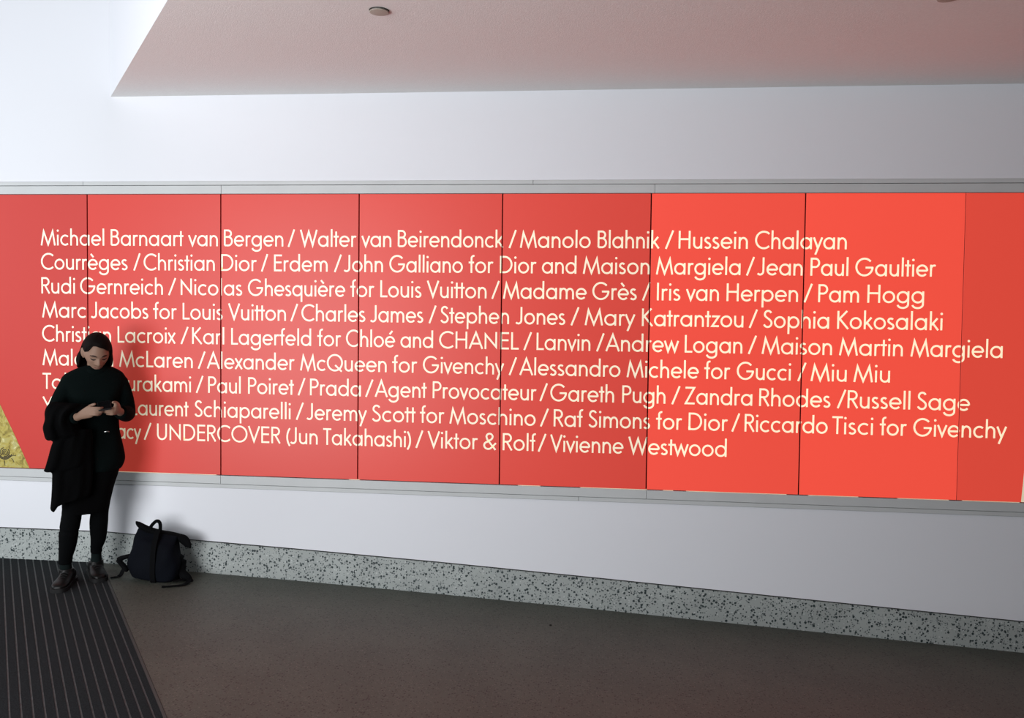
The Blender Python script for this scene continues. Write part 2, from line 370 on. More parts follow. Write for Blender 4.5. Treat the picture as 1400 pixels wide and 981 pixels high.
def ribbon(pl, wd):
    """polyline -> list of quads of constant width, mitred joints"""
    pts = [Vector(p) for p in pl]
    clean = [pts[0]]
    for p in pts[1:]:
        if (p-clean[-1]).length > 1e-5: clean.append(p)
    pts = clean; n = len(pts)
    closed = n > 8 and (pts[0]-pts[-1]).length < 1e-4
    if closed: pts = pts[:-1]; n -= 1
    L = []; Rr = []
    for i in range(n):
        if closed: a, b = pts[i-1], pts[(i+1) % n]
        else: a, b = pts[max(i-1, 0)], pts[min(i+1, n-1)]
        d1 = (pts[i]-a); d2 = (b-pts[i])
        if d1.length < 1e-6: d1 = d2
        if d2.length < 1e-6: d2 = d1
        d1 = d1.normalized(); d2 = d2.normalized()
        n1 = Vector((-d1.y, d1.x)); n2 = Vector((-d2.y, d2.x))
        mv = n1+n2
        if mv.length < 1e-4: mv = n1
        mv.normalize(); k = wd/max(mv.dot(n1), .27)
        L.append(pts[i]+mv*k); Rr.append(pts[i]-mv*k)
    q = []
    for i in range(n if closed else n-1):
        j = (i+1) % n
        q.append([L[i], L[j], Rr[j], Rr[i]])
    return q
def clip(poly, x, keep_right):
    out = []
    n = len(poly)
    for i in range(n):
        a, b = poly[i], poly[(i+1) % n]
        ia = (a.x >= x) == keep_right; ib = (b.x >= x) == keep_right
        if ia: out.append(a)
        if ia != ib:
            t = (x-a.x)/(b.x-a.x); out.append(a+(b-a)*t)
    return out
CAP = .1075
def word_polys(txt, x0, x1, z):
    """polygons with a ply number, so that crossing strokes never share a plane"""
    gs = [glyph(c) for c in txt]
    ink = sum(g[2] for g in gs); gaps = sum(gs[i][3]+gs[i+1][1] for i in range(len(gs)-1))
    k = (x1-x0)/(CAP*(ink+gaps)); sx = CAP*k       # widen or narrow the letters, never the strokes
    out = []; x = x0
    for i, (st, lb, W, rb, dots) in enumerate(gs):
        if i: x += sx*lb
        for ply, s in enumerate(st):
            pl = [(x + sx*p[0], z + CAP*p[1]) for p in s]
            out += [(ply + .5*(len(s) < 6)*(q % 2), r_) for q, r_ in enumerate(ribbon(pl, CAP*HW))]
        for dx, dy in dots:
            c = Vector((x+sx*dx, z+CAP*dy)); out.append((0, [c+Vector((math.cos(2*PI*q/14), math.sin(2*PI*q/14)))*CAP*.068 for q in range(14)]))
        x += sx*(W+rb)
    return out
ROWS = [
    (2.1027, [('Michael', -3.627, -3.183), ('Barnaart', -3.138, -2.639), ('van', -2.605, -2.406), ('Bergen', -2.365, -1.969), ('/', -1.938, -1.893), ('Walter', -1.858, -1.488), ('van', -1.455, -1.263), ('Beirendonck', -1.221, -0.55), ('/', -0.516, -0.47), ('Manolo', -0.447, -0.01), ('Blahnik', 0.033, 0.409), ('/', 0.444, 0.494), ('Hussein', 0.524, 0.936), ('Chalayan', 0.979, 1.513)]),
    (1.9442, [('Courrèges', -3.626, -3.022), ('/', -2.981, -2.934), ('Christian', -2.911, -2.427), ('Dior', -2.384, -2.144), ('/', -2.115, -2.071), ('Erdem', -2.03, -1.676), ('/', -1.633, -1.585), ('John', -1.569, -1.316), ('Galliano', -1.274, -0.805), ('for', -0.768, -0.611), ('Dior', -0.571, -0.342), ('and', -0.308, -0.095), ('Maison', -0.055, 0.352), ('Margiela', 0.391, 0.896), ('/', 0.931, 0.978), ('Jean', 0.996, 1.261), ('Paul', 1.307, 1.526), ('Gaultier', 1.567, 2.027)]),
    (1.7857, [('Rudi', -3.625, -3.389), ('Gernreich', -3.352, -2.78), ('/', -2.743, -2.69), ('Nicolas', -2.658, -2.242), ('Ghesquière', -2.203, -1.561), ('for', -1.527, -1.37), ('Louis', -1.332, -1.067), ('Vuitton', -1.032, -0.653), ('/', -0.621, -0.572), ('Madame', -0.549, -0.03), ('Grès', 0.006, 0.277), ('/', 0.311, 0.359), ('Iris', 0.399, 0.541), ('van', 0.576, 0.771), ('Herpen', 0.817, 1.238), ('/', 1.273, 1.321), ('Pam', 1.356, 1.592), ('Hogg', 1.64, 1.964)]),
    (1.6273, [('Marc', -3.621, -3.309), ('Jacobs', -3.277, -2.88), ('for', -2.847, -2.684), ('Louis', -2.645, -2.373), ('Vuitton', -2.336, -1.95), ('/', -1.919, -1.871), ('Charles', -1.847, -1.428), ('James', -1.395, -1.054), ('/', -1.018, -0.971), ('Stephen', -0.944, -0.51), ('Jones', -0.467, -0.159), ('/', -0.125, -0.074), ('Mary', -0.039, 0.269), ('Katrantzou', 0.311, 0.92), ('/', 0.954, 1.003), ('Sophia', 1.037, 1.423), ('Kokosalaki', 1.47, 2.072)]),
    (1.4688, [('Christian', -3.622, -3.139), ('Lacroix', -3.093, -2.694), ('/', -2.659, -2.606), ('Karl', -2.581, -2.363), ('Lagerfeld', -2.316, -1.783), ('for', -1.742, -1.585), ('Chloé', -1.553, -1.235), ('and', -1.199, -0.99), ('CHANEL', -0.951, -0.446), ('/', -0.416, -0.366), ('Lanvin', -0.335, -0.002), ('/', 0.036, 0.083), ('Andrew', 0.092, 0.536), ('Logan', 0.573, 0.917), ('/', 0.952, 1.001), ('Maison', 1.032, 1.444), ('Martin', 1.485, 1.852), ('Margiela', 1.896, 2.415)]),
    (1.3104, [('Malcolm', -3.621, -3.124), ('McLaren', -3.083, -2.577), ('/', -2.541, -2.491), ('Alexander', -2.48, -1.891), ('McQueen', -1.855, -1.288), ('for', -1.252, -1.089), ('Givenchy', -1.053, -0.539), ('/', -0.506, -0.458), ('Alessandro', -0.44, 0.185), ('Michele', 0.224, 0.66), ('for', 0.693, 0.849), ('Gucci', 0.888, 1.206), ('/', 1.247, 1.296), ('Miu', 1.323, 1.533), ('Miu', 1.572, 1.783)]),
    (1.1519, [('Takashi', -3.622, -3.176), ('Murakami', -3.135, -2.59), ('/', -2.555, -2.505), ('Paul', -2.472, -2.252), ('Poiret', -2.202, -1.896), ('/', -1.869, -1.821), ('Prada', -1.789, -1.454), ('/', -1.425, -1.374), ('Agent', -1.363, -1.028), ('Provocateur', -0.989, -0.331), ('/', -0.311, -0.263), ('Gareth', -0.245, 0.149), ('Pugh', 0.199, 0.462), ('/', 0.5, 0.551), ('Zandra', 0.578, 0.983), ('Rhodes', 1.024, 1.443), ('/', 1.482, 1.532), ('Russell', 1.542, 1.903), ('Sage', 1.942, 2.241)]),
    (0.9935, [('Yves', -3.623, -3.367), ('Saint', -3.326, -3.049), ('Laurent', -3.003, -2.606), ('Schiaparelli', -2.565, -1.918), ('/', -1.881, -1.831), ('Jeremy', -1.81, -1.416), ('Scott', -1.381, -1.098), ('for', -1.07, -0.912), ('Moschino', -0.88, -0.335), ('/', -0.306, -0.254), ('Raf', -0.222, -0.04), ('Simons', -0.006, 0.372), ('for', 0.408, 0.567), ('Dior', 0.605, 0.842), ('/', 0.864, 0.912), ('Riccardo', 0.941, 1.43), ('Tisci', 1.456, 1.693), ('for', 1.732, 1.888), ('Givenchy', 1.925, 2.452)]),
    (0.835, [('Philip', -3.598, -3.280), ('Treacy', -3.248, -2.935), ('/', -2.913, -2.862), ('UNDERCOVER', -2.823, -1.983), ('(Jun', -1.946, -1.737), ('Takahashi)', -1.701, -1.126), ('/', -1.096, -1.049), ('Viktor', -1.019, -0.697), ('&', -0.664, -0.581), ('Rolf', -0.54, -0.332), ('/', -0.318, -0.267), ('Vivienne', -0.241, 0.211), ('Westwood', 0.242, 0.837)]),
]

def gold_mat():
    m = mat('gold printed blotches', (.45, .36, .08), .45, .4)
    nt = m.node_tree; b = nt.nodes['Principled BSDF']
    tc = nt.nodes.new('ShaderNodeTexCoord')
    n = nt.nodes.new('ShaderNodeTexNoise'); n.inputs['Scale'].default_value = 22; n.inputs['Detail'].default_value = 4; n.inputs['Distortion'].default_value = 1.2
    nt.links.new(tc.outputs['Object'], n.inputs['Vector'])
    r = nt.nodes.new('ShaderNodeValToRGB'); cr = r.color_ramp
    cr.elements[0].position = .30; cr.elements[0].color = (.16, .12, .025, 1)
    cr.elements[1].position = .72; cr.elements[1].color = (.78, .72, .36, 1)
    for p, c in ((.42, (.34, .27, .06)), (.52, (.50, .41, .10)), (.62, (.46, .42, .16))):
        q = cr.elements.new(p); q.color = (*c, 1)
    nt.links.new(n.outputs['Fac'], r.inputs['Fac']); nt.links.new(r.outputs['Color'], b.inputs['Base Color'])
    return m

# ------------------------------------------------------------------ the sign: eight light-box panels with their share of the lettering
PANEL_LABEL = [
    'red sign panel at the left end with gold printed image in its bottom corner',
    'red lettered sign panel directly behind the standing woman',
    'red lettered sign panel third from the left end of the sign',
    'red lettered sign panel fourth from the left end of the sign',
    'darker red lettered sign panel just left of the three brighter right-hand panels',
    'bright red lettered sign panel third from the right end of the sign',
    'bright red lettered sign panel second from the right end of the sign',
    'red sign panel at the right end with cream printed sliver in its corner']
BACKLIGHT = [.15, .29, .32, .38, .42, .74, .84, .64]
LETTERLIGHT = [.30, .30, .30, .34, .42, .64, .72, .72]       # the unprinted letters let more of the tubes' light through
WORDS = [(z, word_polys(t, a, b, z)) for z, wr in ROWS for t, a, b in wr]
LEAK = [[], [(-3.15, -2.42)], [], [(-1.53, -1.46)], [(-.44, -.30), (-.05, .36)], [(.46, .52), (.60, 1.20)], [(1.33, 1.62), (1.85, 2.14)], [(2.22, 2.54)]]
YF = -.0085
for k in range(8):
    x0 = PX0 + (k-1)*PW; x1 = x0 + PW
    g = .0038 if k < 7 else .002
    bm = bmesh.new()
    box(bm, -PW/2 + (.0038 if k < 7 else .0015), PW/2 - (.0038 if k != 6 else .0015), 0, .034, 0, PZ1-PZ0)
    bmesh.ops.bevel(bm, geom=bm.edges[:], offset=.0008, segments=1, affect='EDGES')
    p = from_bm('sign_panel', bm, M['red']); p.data.materials.append(M['redback'])
    for f in p.data.polygons:
        if f.normal.y > -.5: f.material_index = 1            # the folded edges are opaque
    p.location = ((x0+x1)/2, YF, PZ0)
    tag(p, PANEL_LABEL[k], 'sign panel', 'red backlit sign panels along the wall'); p['backlight'] = BACKLIGHT[k]
    for z, polys in WORDS:
        bm = bmesh.new()
        for ply, q in polys:
            q = clip(q, x0+.0038, True) if q else q
            q = clip(q, x1-.0038, False) if len(q) > 2 else []
            if len(q) > 2:
                try: bm.faces.new([bm.verts.new((v.x-(x0+x1)/2, -.0008-.00015*ply, v.y-PZ0)) for v in q])
                except ValueError: pass
        if len(bm.faces):
            me = bpy.data.meshes.new('lettering')
            for f in bm.faces:
                f.normal_update()
                if f.normal.y > 0: f.normal_flip()
            bm.to_mesh(me); bm.free()
            o = link('lettering', me, p, M['cream']); o['backlight'] = LETTERLIGHT[k]
        else: bm.free()
    for a, b in LEAK[k]:                                        # light leaking out under the panel edge
        bm = bmesh.new(); box(bm, a-(x0+x1)/2, b-(x0+x1)/2, .002, .03, -.0036, -.0014)
        o = from_bm('light_gap', bm, M['cream'], p); o['backlight'] = .3; o['label'] = 'thin bright gap under the panel'
    if k == 0:
        M['gold'] = gold_mat()
        bm = bmesh.new(); cx = (x0+x1)/2
        # printed image: a slanting edge that bows slightly, running off to the left
        edge = [(-3.7205, PZ0+.001), (-3.775, .735), (-3.835, .86), (-3.90, .985), (-3.955, 1.10), (-4.02, 1.25), (-4.10, 1.45), (-4.205, 1.66)]
        poly = edge + [(-4.209, PZ0+.001)]
        bm.faces.new([bm.verts.new((x-cx, -.0006, z-PZ0)) for x, z in poly][::-1])
        o = from_bm('printed_image', bm, M['gold'], p); o['label'] = 'gold printed image with rose pattern'
        # rose printed on it: loose spiral petals
        bm = bmesh.new()
        for rr, a0, a1, wd in ((.008, 0, 300, .003), (.018, 40, 250, .003), (.020, 270, 390, .003), (.031, 100, 230, .003), (.033, 260, 400, .0035), (.043, 190, 330, .004), (.052, 225, 345, .0035)):
            for q in ribbon(arc(-3.897-cx, .722-PZ0, rr, rr*.93, a0, a1, 14), wd):
                bm.faces.new([bm.verts.new((v.x, -.0011, v.y)) for v in q])
        for sx, sz, tx, tz in ((-3.86, .69, -3.815, .70), (-3.85, .68, -3.83, .655), (-3.90, .665, -3.895, .63)):
            for q in ribbon([(sx-cx, sz-PZ0), ((sx+tx)/2-cx, (sz+tz)/2+.006-PZ0), (tx-cx, tz-PZ0)], .0025):
                bm.faces.new([bm.verts.new((v.x, -.0011, v.y)) for v in q])
        from_bm('printed_rose', bm, mat('dark brown print', (.045, .032, .012), .5), p)
    if k == 7:
        bm = bmesh.new(); cx = (x0+x1)/2
        bm.faces.new([bm.verts.new((x-cx, -.0006, z-PZ0)) for x, z in ((2.546, PZ0+.001), (3.092, PZ0+.001), (3.092, 1.95), (2.90, 1.62), (2.70, 1.28), (2.60, 1.06), (2.566, .93))])
        o = from_bm('printed_image', bm, M['cream'], p); o['backlight'] = .35; o['label'] = 'pale cream printed sliver'

# ------------------------------------------------------------------ entrance mat with metal ribs
bm = bmesh.new()
e = Vector((-3.2157, 0, 0)); U = MD; V = MN
def matpt(s, t, z): q = e + V*s + U*t; return (q.x, q.y, z)
def strip(bm, s0, s1, z, mi, z0=-.011):
    # clip the strip at the skirting: t where y=-.004
    def t0(s): return (-.004 - (e + V*s).y)/U.y
    pts = [(s0, t0(s0)), (s0, 10), (s1, 10), (s1, t0(s1))]
    A = [bm.verts.new(matpt(s, t, z0)) for s, t in pts]; B = [bm.verts.new(matpt(s, t, z)) for s, t in pts]
    fs = [bm.faces.new(A), bm.faces.new(B)] + [bm.faces.new((A[i], A[(i+1) % 4], B[(i+1) % 4], B[i])) for i in range(4)]
    for f in fs: f.material_index = mi
s = .0155
strip(bm, s, .0405, .001, 0); s = .0405
for i in range(95):
    strip(bm, s+.0005, s+.0075, -.001, 1); strip(bm, s+.0078, s+.0421, .001, 0); s += .0424
o = from_bm('entrance_mat', bm, M['carpet']); o.data.materials.append(M['rail'])
tag(o, 'dark ribbed entrance mat on the floor under the woman', 'floor mat')
bm = bmesh.new(); strip(bm, .002, .0145, .0015, 0)
o = from_bm('edge_strip', bm, M['mattrim'], o); o['label'] = 'thin metal edge of the mat'

# ------------------------------------------------------------------ recessed ceiling discs
def disc(x, y, label):
    r = empty('ceiling_light', (x, y, CZ)); tag(r, label, 'ceiling light', 'round ceiling discs')
    n = 40
    def lathe(name, prof, m):
        bm = bmesh.new(); rings = [[bm.verts.new((q*math.cos(2*PI*i/n), q*math.sin(2*PI*i/n), z)) for i in range(n)] for q, z in prof]
        ring_faces(bm, rings); return from_bm(name, bm, m, r, True)
    lathe('recess_ring', [(.0455, .0005), (.0455, -.003), (.043, -.0035), (.043, .0005)], M['discdark'])
    o = lathe('cover_plate', [(.005, -.006), (.0425, -.006), (.0445, -.0072), (.044, -.009), (.040, -.010), (.002, -.010)], M['disc'])
    lathe('stem', [(.012, 0), (.012, -.0065)], M['discdark'])
    return r
M['disc'] = mat('beige disc cover', (.40, .36, .31), .6, .3)
M['discdark'] = mat('dark recess', (.035, .028, .024), .8, .2)
disc(-.978, -1.377, 'beige round disc light in the ceiling above the left half of the sign')
disc(1.485, -1.375, 'round disc light at the top edge of the photo, right side of ceiling')

# tiny dark chip on the floor
bm = bmesh.new(); bmesh.ops.create_icosphere(bm, subdivisions=2, radius=.006)
for v in bm.verts: v.co = Vector((v.co.x*1.25, v.co.y*.9, v.co.z*.6))*(1+.25*math.sin(v.co.x*900+v.co.y*500))
o = from_bm('pebble', bm, mat('black grit', (.006, .006, .006), .8), None, True)
CHIP = (-.207, -.362)
o.location = (CHIP[0], CHIP[1], floor_z(CHIP[0], CHIP[1]) + .003)
tag(o, 'tiny black speck lying on the brown floor below the middle of the sign', 'debris')

# ------------------------------------------------------------------ the standing woman
M['skin'] = mat('skin', (.235, .142, .100), .55, .25)
M['hair'] = mat('dark brown hair', (.0045, .0030, .0027), .65, .06, bump=(70, .4))
M['knit'] = mat('black green wool', (.0021, .0043, .0043), .95, .05, bump=(220, .5))
M['black'] = mat('black cloth', (.0018, .0019, .0021), .95, .04, bump=(160, .4))
M['legging'] = mat('black jersey', (.0022, .0026, .003), .9, .05, bump=(260, .3))
M['sock'] = mat('charcoal sock', (.007, .011, .011), .95, .05, bump=(300, .5))
M['leather'] = mat('black shoe leather', (.0042, .0040, .0040), .42, .22)
M['sole'] = mat('black rubber sole', (.006, .006, .0065), .7, .3)
M['brow'] = mat('dark brow hair', (.028, .015, .011), .8, .2)
M['lash'] = mat('dark lashes and socket shade', (.022, .012, .010), .7, .2)
M['lip'] = mat('lips', (.20, .085, .07), .5, .3)
M['steel'] = mat('bright metal', (.6, .6, .58), .3, .5, 1.0)
M['glass'] = mat('black phone glass', (.006, .006, .007), .15, .5)
M['phonebody'] = mat('black phone shell', (.008, .008, .009), .45, .4)

WOMAN = Vector((-3.08, -.36, .0013)); FACE = .589818
woman = empty('person', WOMAN, FACE)
tag(woman, 'standing woman in black clothes looking down at a phone', 'person')
KD = 5.54
def at(x, z, y):
    """position seen at (x,z) on her mid plane, moved to depth y (negative = towards the viewer)"""
    k = 1 + y/KD
    return (x*k, y, CAM_H-(CAM_H-z)*k)
HC = Vector((.058, -.022, 1.424)); HROT = Euler((0, 0, R(9))).to_matrix() @ Euler((R(27), 0, 0)).to_matrix()
def sstep(a, b, x):
    t = min(1, max(0, (x-a)/(b-a))); return t*t*(3-2*t)
def head_local(n):
    """n: unit direction in the head frame (front = -y) -> surface point"""
    x, y, z = n
    px, pz = .071*x, .110*z
    low = sstep(-.01, -.095, pz)
    if y < 0: py = -.090*(abs(y)**(1-.42*low))
    else: py = .098*y*(1-.35*low)
    fr = sstep(-.1, -.6, y)
    px *= 1 - (.36 if y < .1 else .18)*sstep(0, -.105, pz)
    G = lambda ax, az, sx, sz: math.exp(-((px-ax)/sx)**2 - ((pz-az)/sz)**2)
    d = 0
    prof = sstep(.018, -.034, pz)*(1-sstep(-.036, -.047, pz))
    d += .023*prof*math.exp(-(px/(.007+.008*prof))**2)
    d += .005*(G(-.016, -.036, .007, .007)+G(.016, -.036, .007, .007))
    d += .0045*(G(-.028, .017, .022, .006)+G(.028, .017, .022, .006))
    d -= .010*(G(-.030, .0, .014, .009)+G(.030, .0, .014, .009))
    d += .006*(G(-.030, -.001, .010, .006)+G(.030, -.001, .010, .006))
    d += .0055*G(0, -.060, .018, .0045) + .006*G(0, -.069, .016, .0045) - .003*G(0, -.0645, .02, .002)
    d += .012*G(0, -.094, .020, .014)
    d += .004*(G(-.045, -.022, .014, .016)+G(.045, -.022, .014, .016))
    return Vector((px, py-d*fr, pz))
def head_w(n, off=0):
    p = head_local(n)
    if off: p = p + Vector((n[0], n[1], n[2]*.8)).normalized()*off
    return HC + HROT @ p
def face_pt(fx, fz, off):
    """face surface point over head-frame (x,z), by searching the direction"""
    best = None
    x, z = fx/.071, fz/.110
    for _ in range(12):
        y = -math.sqrt(max(.02, 1-x*x-z*z)); p = head_local(Vector((x, y, z)))
        x += (fx-p.x)/.071; z += (fz-p.z)/.110
        s = math.hypot(x, z)
        if s > .98: x *= .98/s; z *= .98/s
    p = head_local(Vector((x, y, z))); p.y -= off
    return HC + HROT @ p

bm = bmesh.new()
NU, NV = 112, 84
rings = []
for j in range(1, NV):
    t = PI*j/NV; ring = []
    for i in range(NU):
        a = 2*PI*i/NU
        ring.append(bm.verts.new(head_w(Vector((math.sin(t)*math.sin(a), -math.sin(t)*math.cos(a), math.cos(t))))))
    rings.append(ring)
ring_faces(bm, rings)
for sx in (-1, 1):                                                # ears
    c = HC + HROT @ Vector((sx*.074, .012, -.004))
    ellipsoid(bm, c, (.010, .017, .031), HROT.to_quaternion() @ Euler((R(-12), 0, R(sx*-22))).to_quaternion())
    c = HC + HROT @ Vector((sx*.069, .006, -.028)); ellipsoid(bm, c, (.007, .009, .012), HROT.to_quaternion())
# neck, trunk, legs and arms under the clothes
tube(bm, [(.050, .045, 1.22, .056, .056), (.053, .030, 1.30, .050, .050), (.056, .005, 1.38, .050, .050)])
stack(bm, [(1.275, -.06, .16, .03, .05), (1.24, -.10, .19, .03, .075), (1.12, -.05, .15, .03, .085), (.98, -.04, .145, .03, .08), (.86, -.06, .17, .04, .09), (.76, -.075, .165, .045, .09), (.68, -.07, .15, .045, .08)], 24, 2, 2)
tube(bm, [(-.02, .03, .80, .07, .07), (-.06, .02, .62, .062, .062), (-.082, .0, .44, .046, .046), (-.10, .01, .31, .044, .044), (-.117, .03, .12, .026, .026), (-.118, .035, .06, .026, .026)], 14, 3)
tube(bm, [(.10, .05, .80, .07, .07), (.085, .07, .62, .058, .058), (.072, .08, .44, .044, .044), (.064, .10, .31, .041, .041), (.052, .12, .12, .025, .025), (.05, .12, .06, .025, .025)], 14, 3)
def foot(bm, heel, toe, r0, h, z0, grow=0):
    """shoe / foot solid from heel to toe along the ground"""
    hv = Vector((*heel, 0)); d = Vector((*toe, 0))-hv; L = d.length; d.normalize(); sd = Vector((d.y, -d.x, 0))
    prof = [(0.0, .55, .62), (.04, .80, .85), (.15, .95, 1.0), (.30, .92, .98), (.45, .92, .78), (.62, 1.06, .60), (.78, 1.10, .52), (.90, .95, .45), (.97, .68, .36), (1.0, .35, .24)]
    prof = hermite(prof, 3); rings = []
    n = 20
    for t, wv, hh in prof:
        ring = []
        for j in range(n):
            a = 2*PI*j/n; c, s_ = math.cos(a), math.sin(a)
            x = math.copysign(abs(c)**.75, c)*(r0*wv+grow)
            z = z0 + (h*hh+grow)*(.5+.5*math.copysign(abs(s_)**.8, s_))
            ring.append(bm.verts.new(hv + d*(t*(L+2*grow)-grow) + sd*x + Vector((0, 0, z))))
        rings.append(ring)
    ring_faces(bm, rings)
RF = ((-.088, .088), (-.160, -.135)); LF = ((.034, .205), (.073, -.040))
foot(bm, (-.091, .075), (-.155, -.11), .033, .060, .016); foot(bm, (.036, .19), (.070, -.02), .033, .060, .016)
# arms
RA = [(-.085, 1.235, .03), (-.133, 1.15, .02), (-.158, 1.06, -.03), (-.105, 1.022, -.11), (-.040, 1.030, -.20)]
LA = [(.180, 1.235, .03), (.215, 1.15, .03), (.226, 1.045, -.01), (.213, 1.035, -.10), (.180, 1.050, -.205)]
def arm_pts(A, radii): return [(*at(x, z, y), r) for (x, z, y), r in zip(A, radii)]
tube(bm, arm_pts(RA, (.045, .040, .034, .031, .0225)), 14, 4); tube(bm, arm_pts(LA, (.045, .040, .034, .031, .0225)), 14, 4)
# right hand (left in the picture): palm, four fingers curled under the phone, thumb on top
def hpts(L_): return [(*at(x, z, y), ra, rb) for x, z, y, ra, rb in L_]
tube(bm, hpts([(-.042, 1.030, -.20, .021, .020), (-.015, 1.043, -.222, .029, .018), (.014, 1.055, -.243, .036, .016), (.030, 1.061, -.255, .034, .013)]), 16, 4, (0, .0, 1))
for i in range(4):
    zt = 1.082 - .0135*i; ln = (.062, .070, .066, .052)[i]
    tube(bm, hpts([(.022, zt-.003, -.250-.002*i, .0085, .0085), (.046, zt-.004, -.274, .0083, .0083), (.022+ln*.85, zt-.006, -.282+.004*i, .0076, .0076), (.022+ln*1.08, zt-.004+.001*i, -.262+.004*i, .0066, .0066)]), 10, 4)
tube(bm, hpts([(-.004, 1.058, -.215, .013, .013), (.010, 1.080, -.222, .0115, .0115), (.026, 1.094, -.238, .0098, .0098), (.046, 1.1015, -.250, .0082, .0082)]), 12, 4)
# left hand: palm facing in, fingers passing under the phone, thumb reaching over its edge
tube(bm, hpts([(.183, 1.047, -.20, .021, .019), (.176, 1.060, -.225, .026, .018), (.167, 1.070, -.246, .031, .016), (.160, 1.074, -.258, .029, .012)]), 16, 4)
for i in range(4):
    zt = 1.072 - .0115*i; ln = (.054, .064, .062, .048)[i]
    tube(bm, hpts([(.166, zt+.002, -.250+.002*i, .0084, .0084), (.146, zt-.002, -.268, .0082, .0082), (.166-ln*.8, zt-.001, -.272+.005*i, .0074, .0074), (.166-ln*1.1, zt+.001, -.256+.006*i, .0064, .0064)]), 10, 4)
tube(bm, hpts([(.178, 1.070, -.212, .013, .013), (.174, 1.094, -.220, .0115, .0115), (.162, 1.1065, -.236, .0098, .0098), (.148, 1.108, -.250, .0082, .0082)]), 12, 4)
body = remesh('body', bm, M['skin'], woman, .0031, 4)

# face details lie on the skin
def face_strip(name, pts, half, off, m):
    bm = bmesh.new(); up = []; dn = []; mid = []
    n = len(pts)
    for i, (x, z) in enumerate(pts):
        hw_ = half*(.35+.65*math.sin(PI*(i+.5)/n))
        up.append(bm.verts.new(face_pt(x, z+hw_, .0002))); mid.append(bm.verts.new(face_pt(x, z, off))); dn.append(bm.verts.new(face_pt(x, z-hw_, .0002)))
    for i in range(n-1):
        bm.faces.new((up[i], up[i+1], mid[i+1], mid[i])); bm.faces.new((mid[i], mid[i+1], dn[i+1], dn[i]))
    return from_bm(name, bm, m, woman, True)
for s_ in (-1, 1):
    face_strip('eyebrow', [(s_*(.012+.036*t), .0165+.0055*math.sin(PI*min(1, t*1.25)*.8)-.002*t) for t in [i/9 for i in range(10)]], .0042, .0030, M['brow'])
    face_strip('lashes_and_socket_shade', [(s_*(.017+.028*t), -.0025-.0045*math.sin(PI*t)) for t in [i/9 for i in range(10)]], .0044, .0022, M['lash'])  # lash line made thick and dark to include eye socket shade
face_strip('lips', [(-.022+.044*t, -.0645) for t in [i/12 for i in range(13)]], .0068, .0016, M['lip'])

# hair: chin-length, side parted, hanging straight past both cheeks
def hair_mesh():
    bm = bmesh.new(); NA = 120; grid = []
    for i in range(NA):
        a = -180 + 360*i/NA                     # azimuth from the face, + = towards her left (image right)
        front = -62 < a < 64; ear_gap = -114 < a <= -62
        col = []
        if front:                                # hairline over the forehead, swept from a parting
            t = (a+62)/126
            end = 53 + 3*t - 8*math.exp(-((t-.33)/.26)**2) + 15*sstep(.62, 1, t) + 22*(1-sstep(0, .22, t))
        else: end = 76 - 8*math.exp(-((a+90)/22)**2) if ear_gap else 92
        for j in range(15):
            th = R(1.5 + (end-1.5)*j/14)
            n = Vector((math.sin(th)*math.sin(R(a)), -math.sin(th)*math.cos(R(a)), math.cos(th)))
            thick = .0135
            if front: thick *= 1-.55*sstep(.75, 1, j/14)
            thick += .003*sstep(20, 60, abs(a-10)) 
            col.append(head_w(n, thick))
        tip = col[-1]
        if front or ear_gap:
            for j in range(12): col.append(tip + Vector((0, 0, -1))*.0002*(j+1))
        else:
            back = sstep(80, 150, abs(a))
            zend = 1.338 + .012*math.sin(a*.9) - .012*back
            sgn = -1 if a < 0 else 1
            for j in range(12):
                t = (j+1)/12
                p = Vector((tip.x, tip.y, tip.z + (zend-tip.z)*t))
                p.x += sgn*(.010*math.sin(PI*t*.8)-.012*t*(1-back)) 
                p.y += .012*t*(1-back)
                p.x -= .026*math.exp(-((a+128)/20)**2)*math.sin(PI*min(1, t*1.3)*.6)
                col.append(p)
        grid.append([bm.verts.new(p) for p in col])
    for i in range(NA):
        A, B_ = grid[i], grid[(i+1) % NA]
        for j in range(len(A)-1): bm.faces.new((A[j], B_[j], B_[j+1], A[j+1]))
    bm.faces.new([g[0] for g in grid])
    return bm
hair = from_bm('hair', hair_mesh(), M['hair'], woman, True)
md = hair.modifiers.new('thick', 'SOLIDIFY'); md.thickness = .009; md.offset = -1
md = hair.modifiers.new('sub', 'SUBSURF'); md.levels = 1; md.render_levels = 1

# sweater: high collar, long sleeves, tunic length
bm = bmesh.new()
fold = lambda a, z: .05*math.sin(3*a+z*9)+.035*math.sin(5*a-z*17)
stack(bm, [(1.343, .000, .112, .008, .050), (1.326, -.048, .152, .018, .062), (1.305, -.090, .188, .025, .075), (1.280, -.125, .212, .03, .085), (1.236, -.140, .225, .03, .095),
           (1.16, -.105, .200, .03, .108), (1.05, -.090, .182, .03, .108), (.937, -.085, .185, .035, .110), (.862, -.095, .199, .04, .115), (.756, -.105, .217, .045, .120), (.705, -.105, .203, .045, .118), (.688, -.105, .192, .045, .112)], 40, 3, 2.2, fold)
tube(bm, arm_pts(LA[:4], (.054, .047, .050, .048)) + [(*at(.186, 1.046, -.182), .040)], 18, 5, dome=False)
tube(bm, arm_pts(RA[:4], (.056, .050, .050, .046)) + [(*at(-.050, 1.029, -.185), .036)], 18, 5, dome=False)
sw = remesh('sweater', bm, M['knit'], woman, .0062, 5); sw['label'] = 'dark green-black sweater with high collar'
# collar fold under the chin
bm = bmesh.new(); tube(bm, [(.056+.062*math.cos(q), .004+.055*math.sin(q), 1.318-.014*math.sin(-q), .020, .012) for q in [2*PI*i/16 for i in range(17)]], 12, 2, dome=False)
remesh('collar', bm, M['knit'], woman, .005, 4)
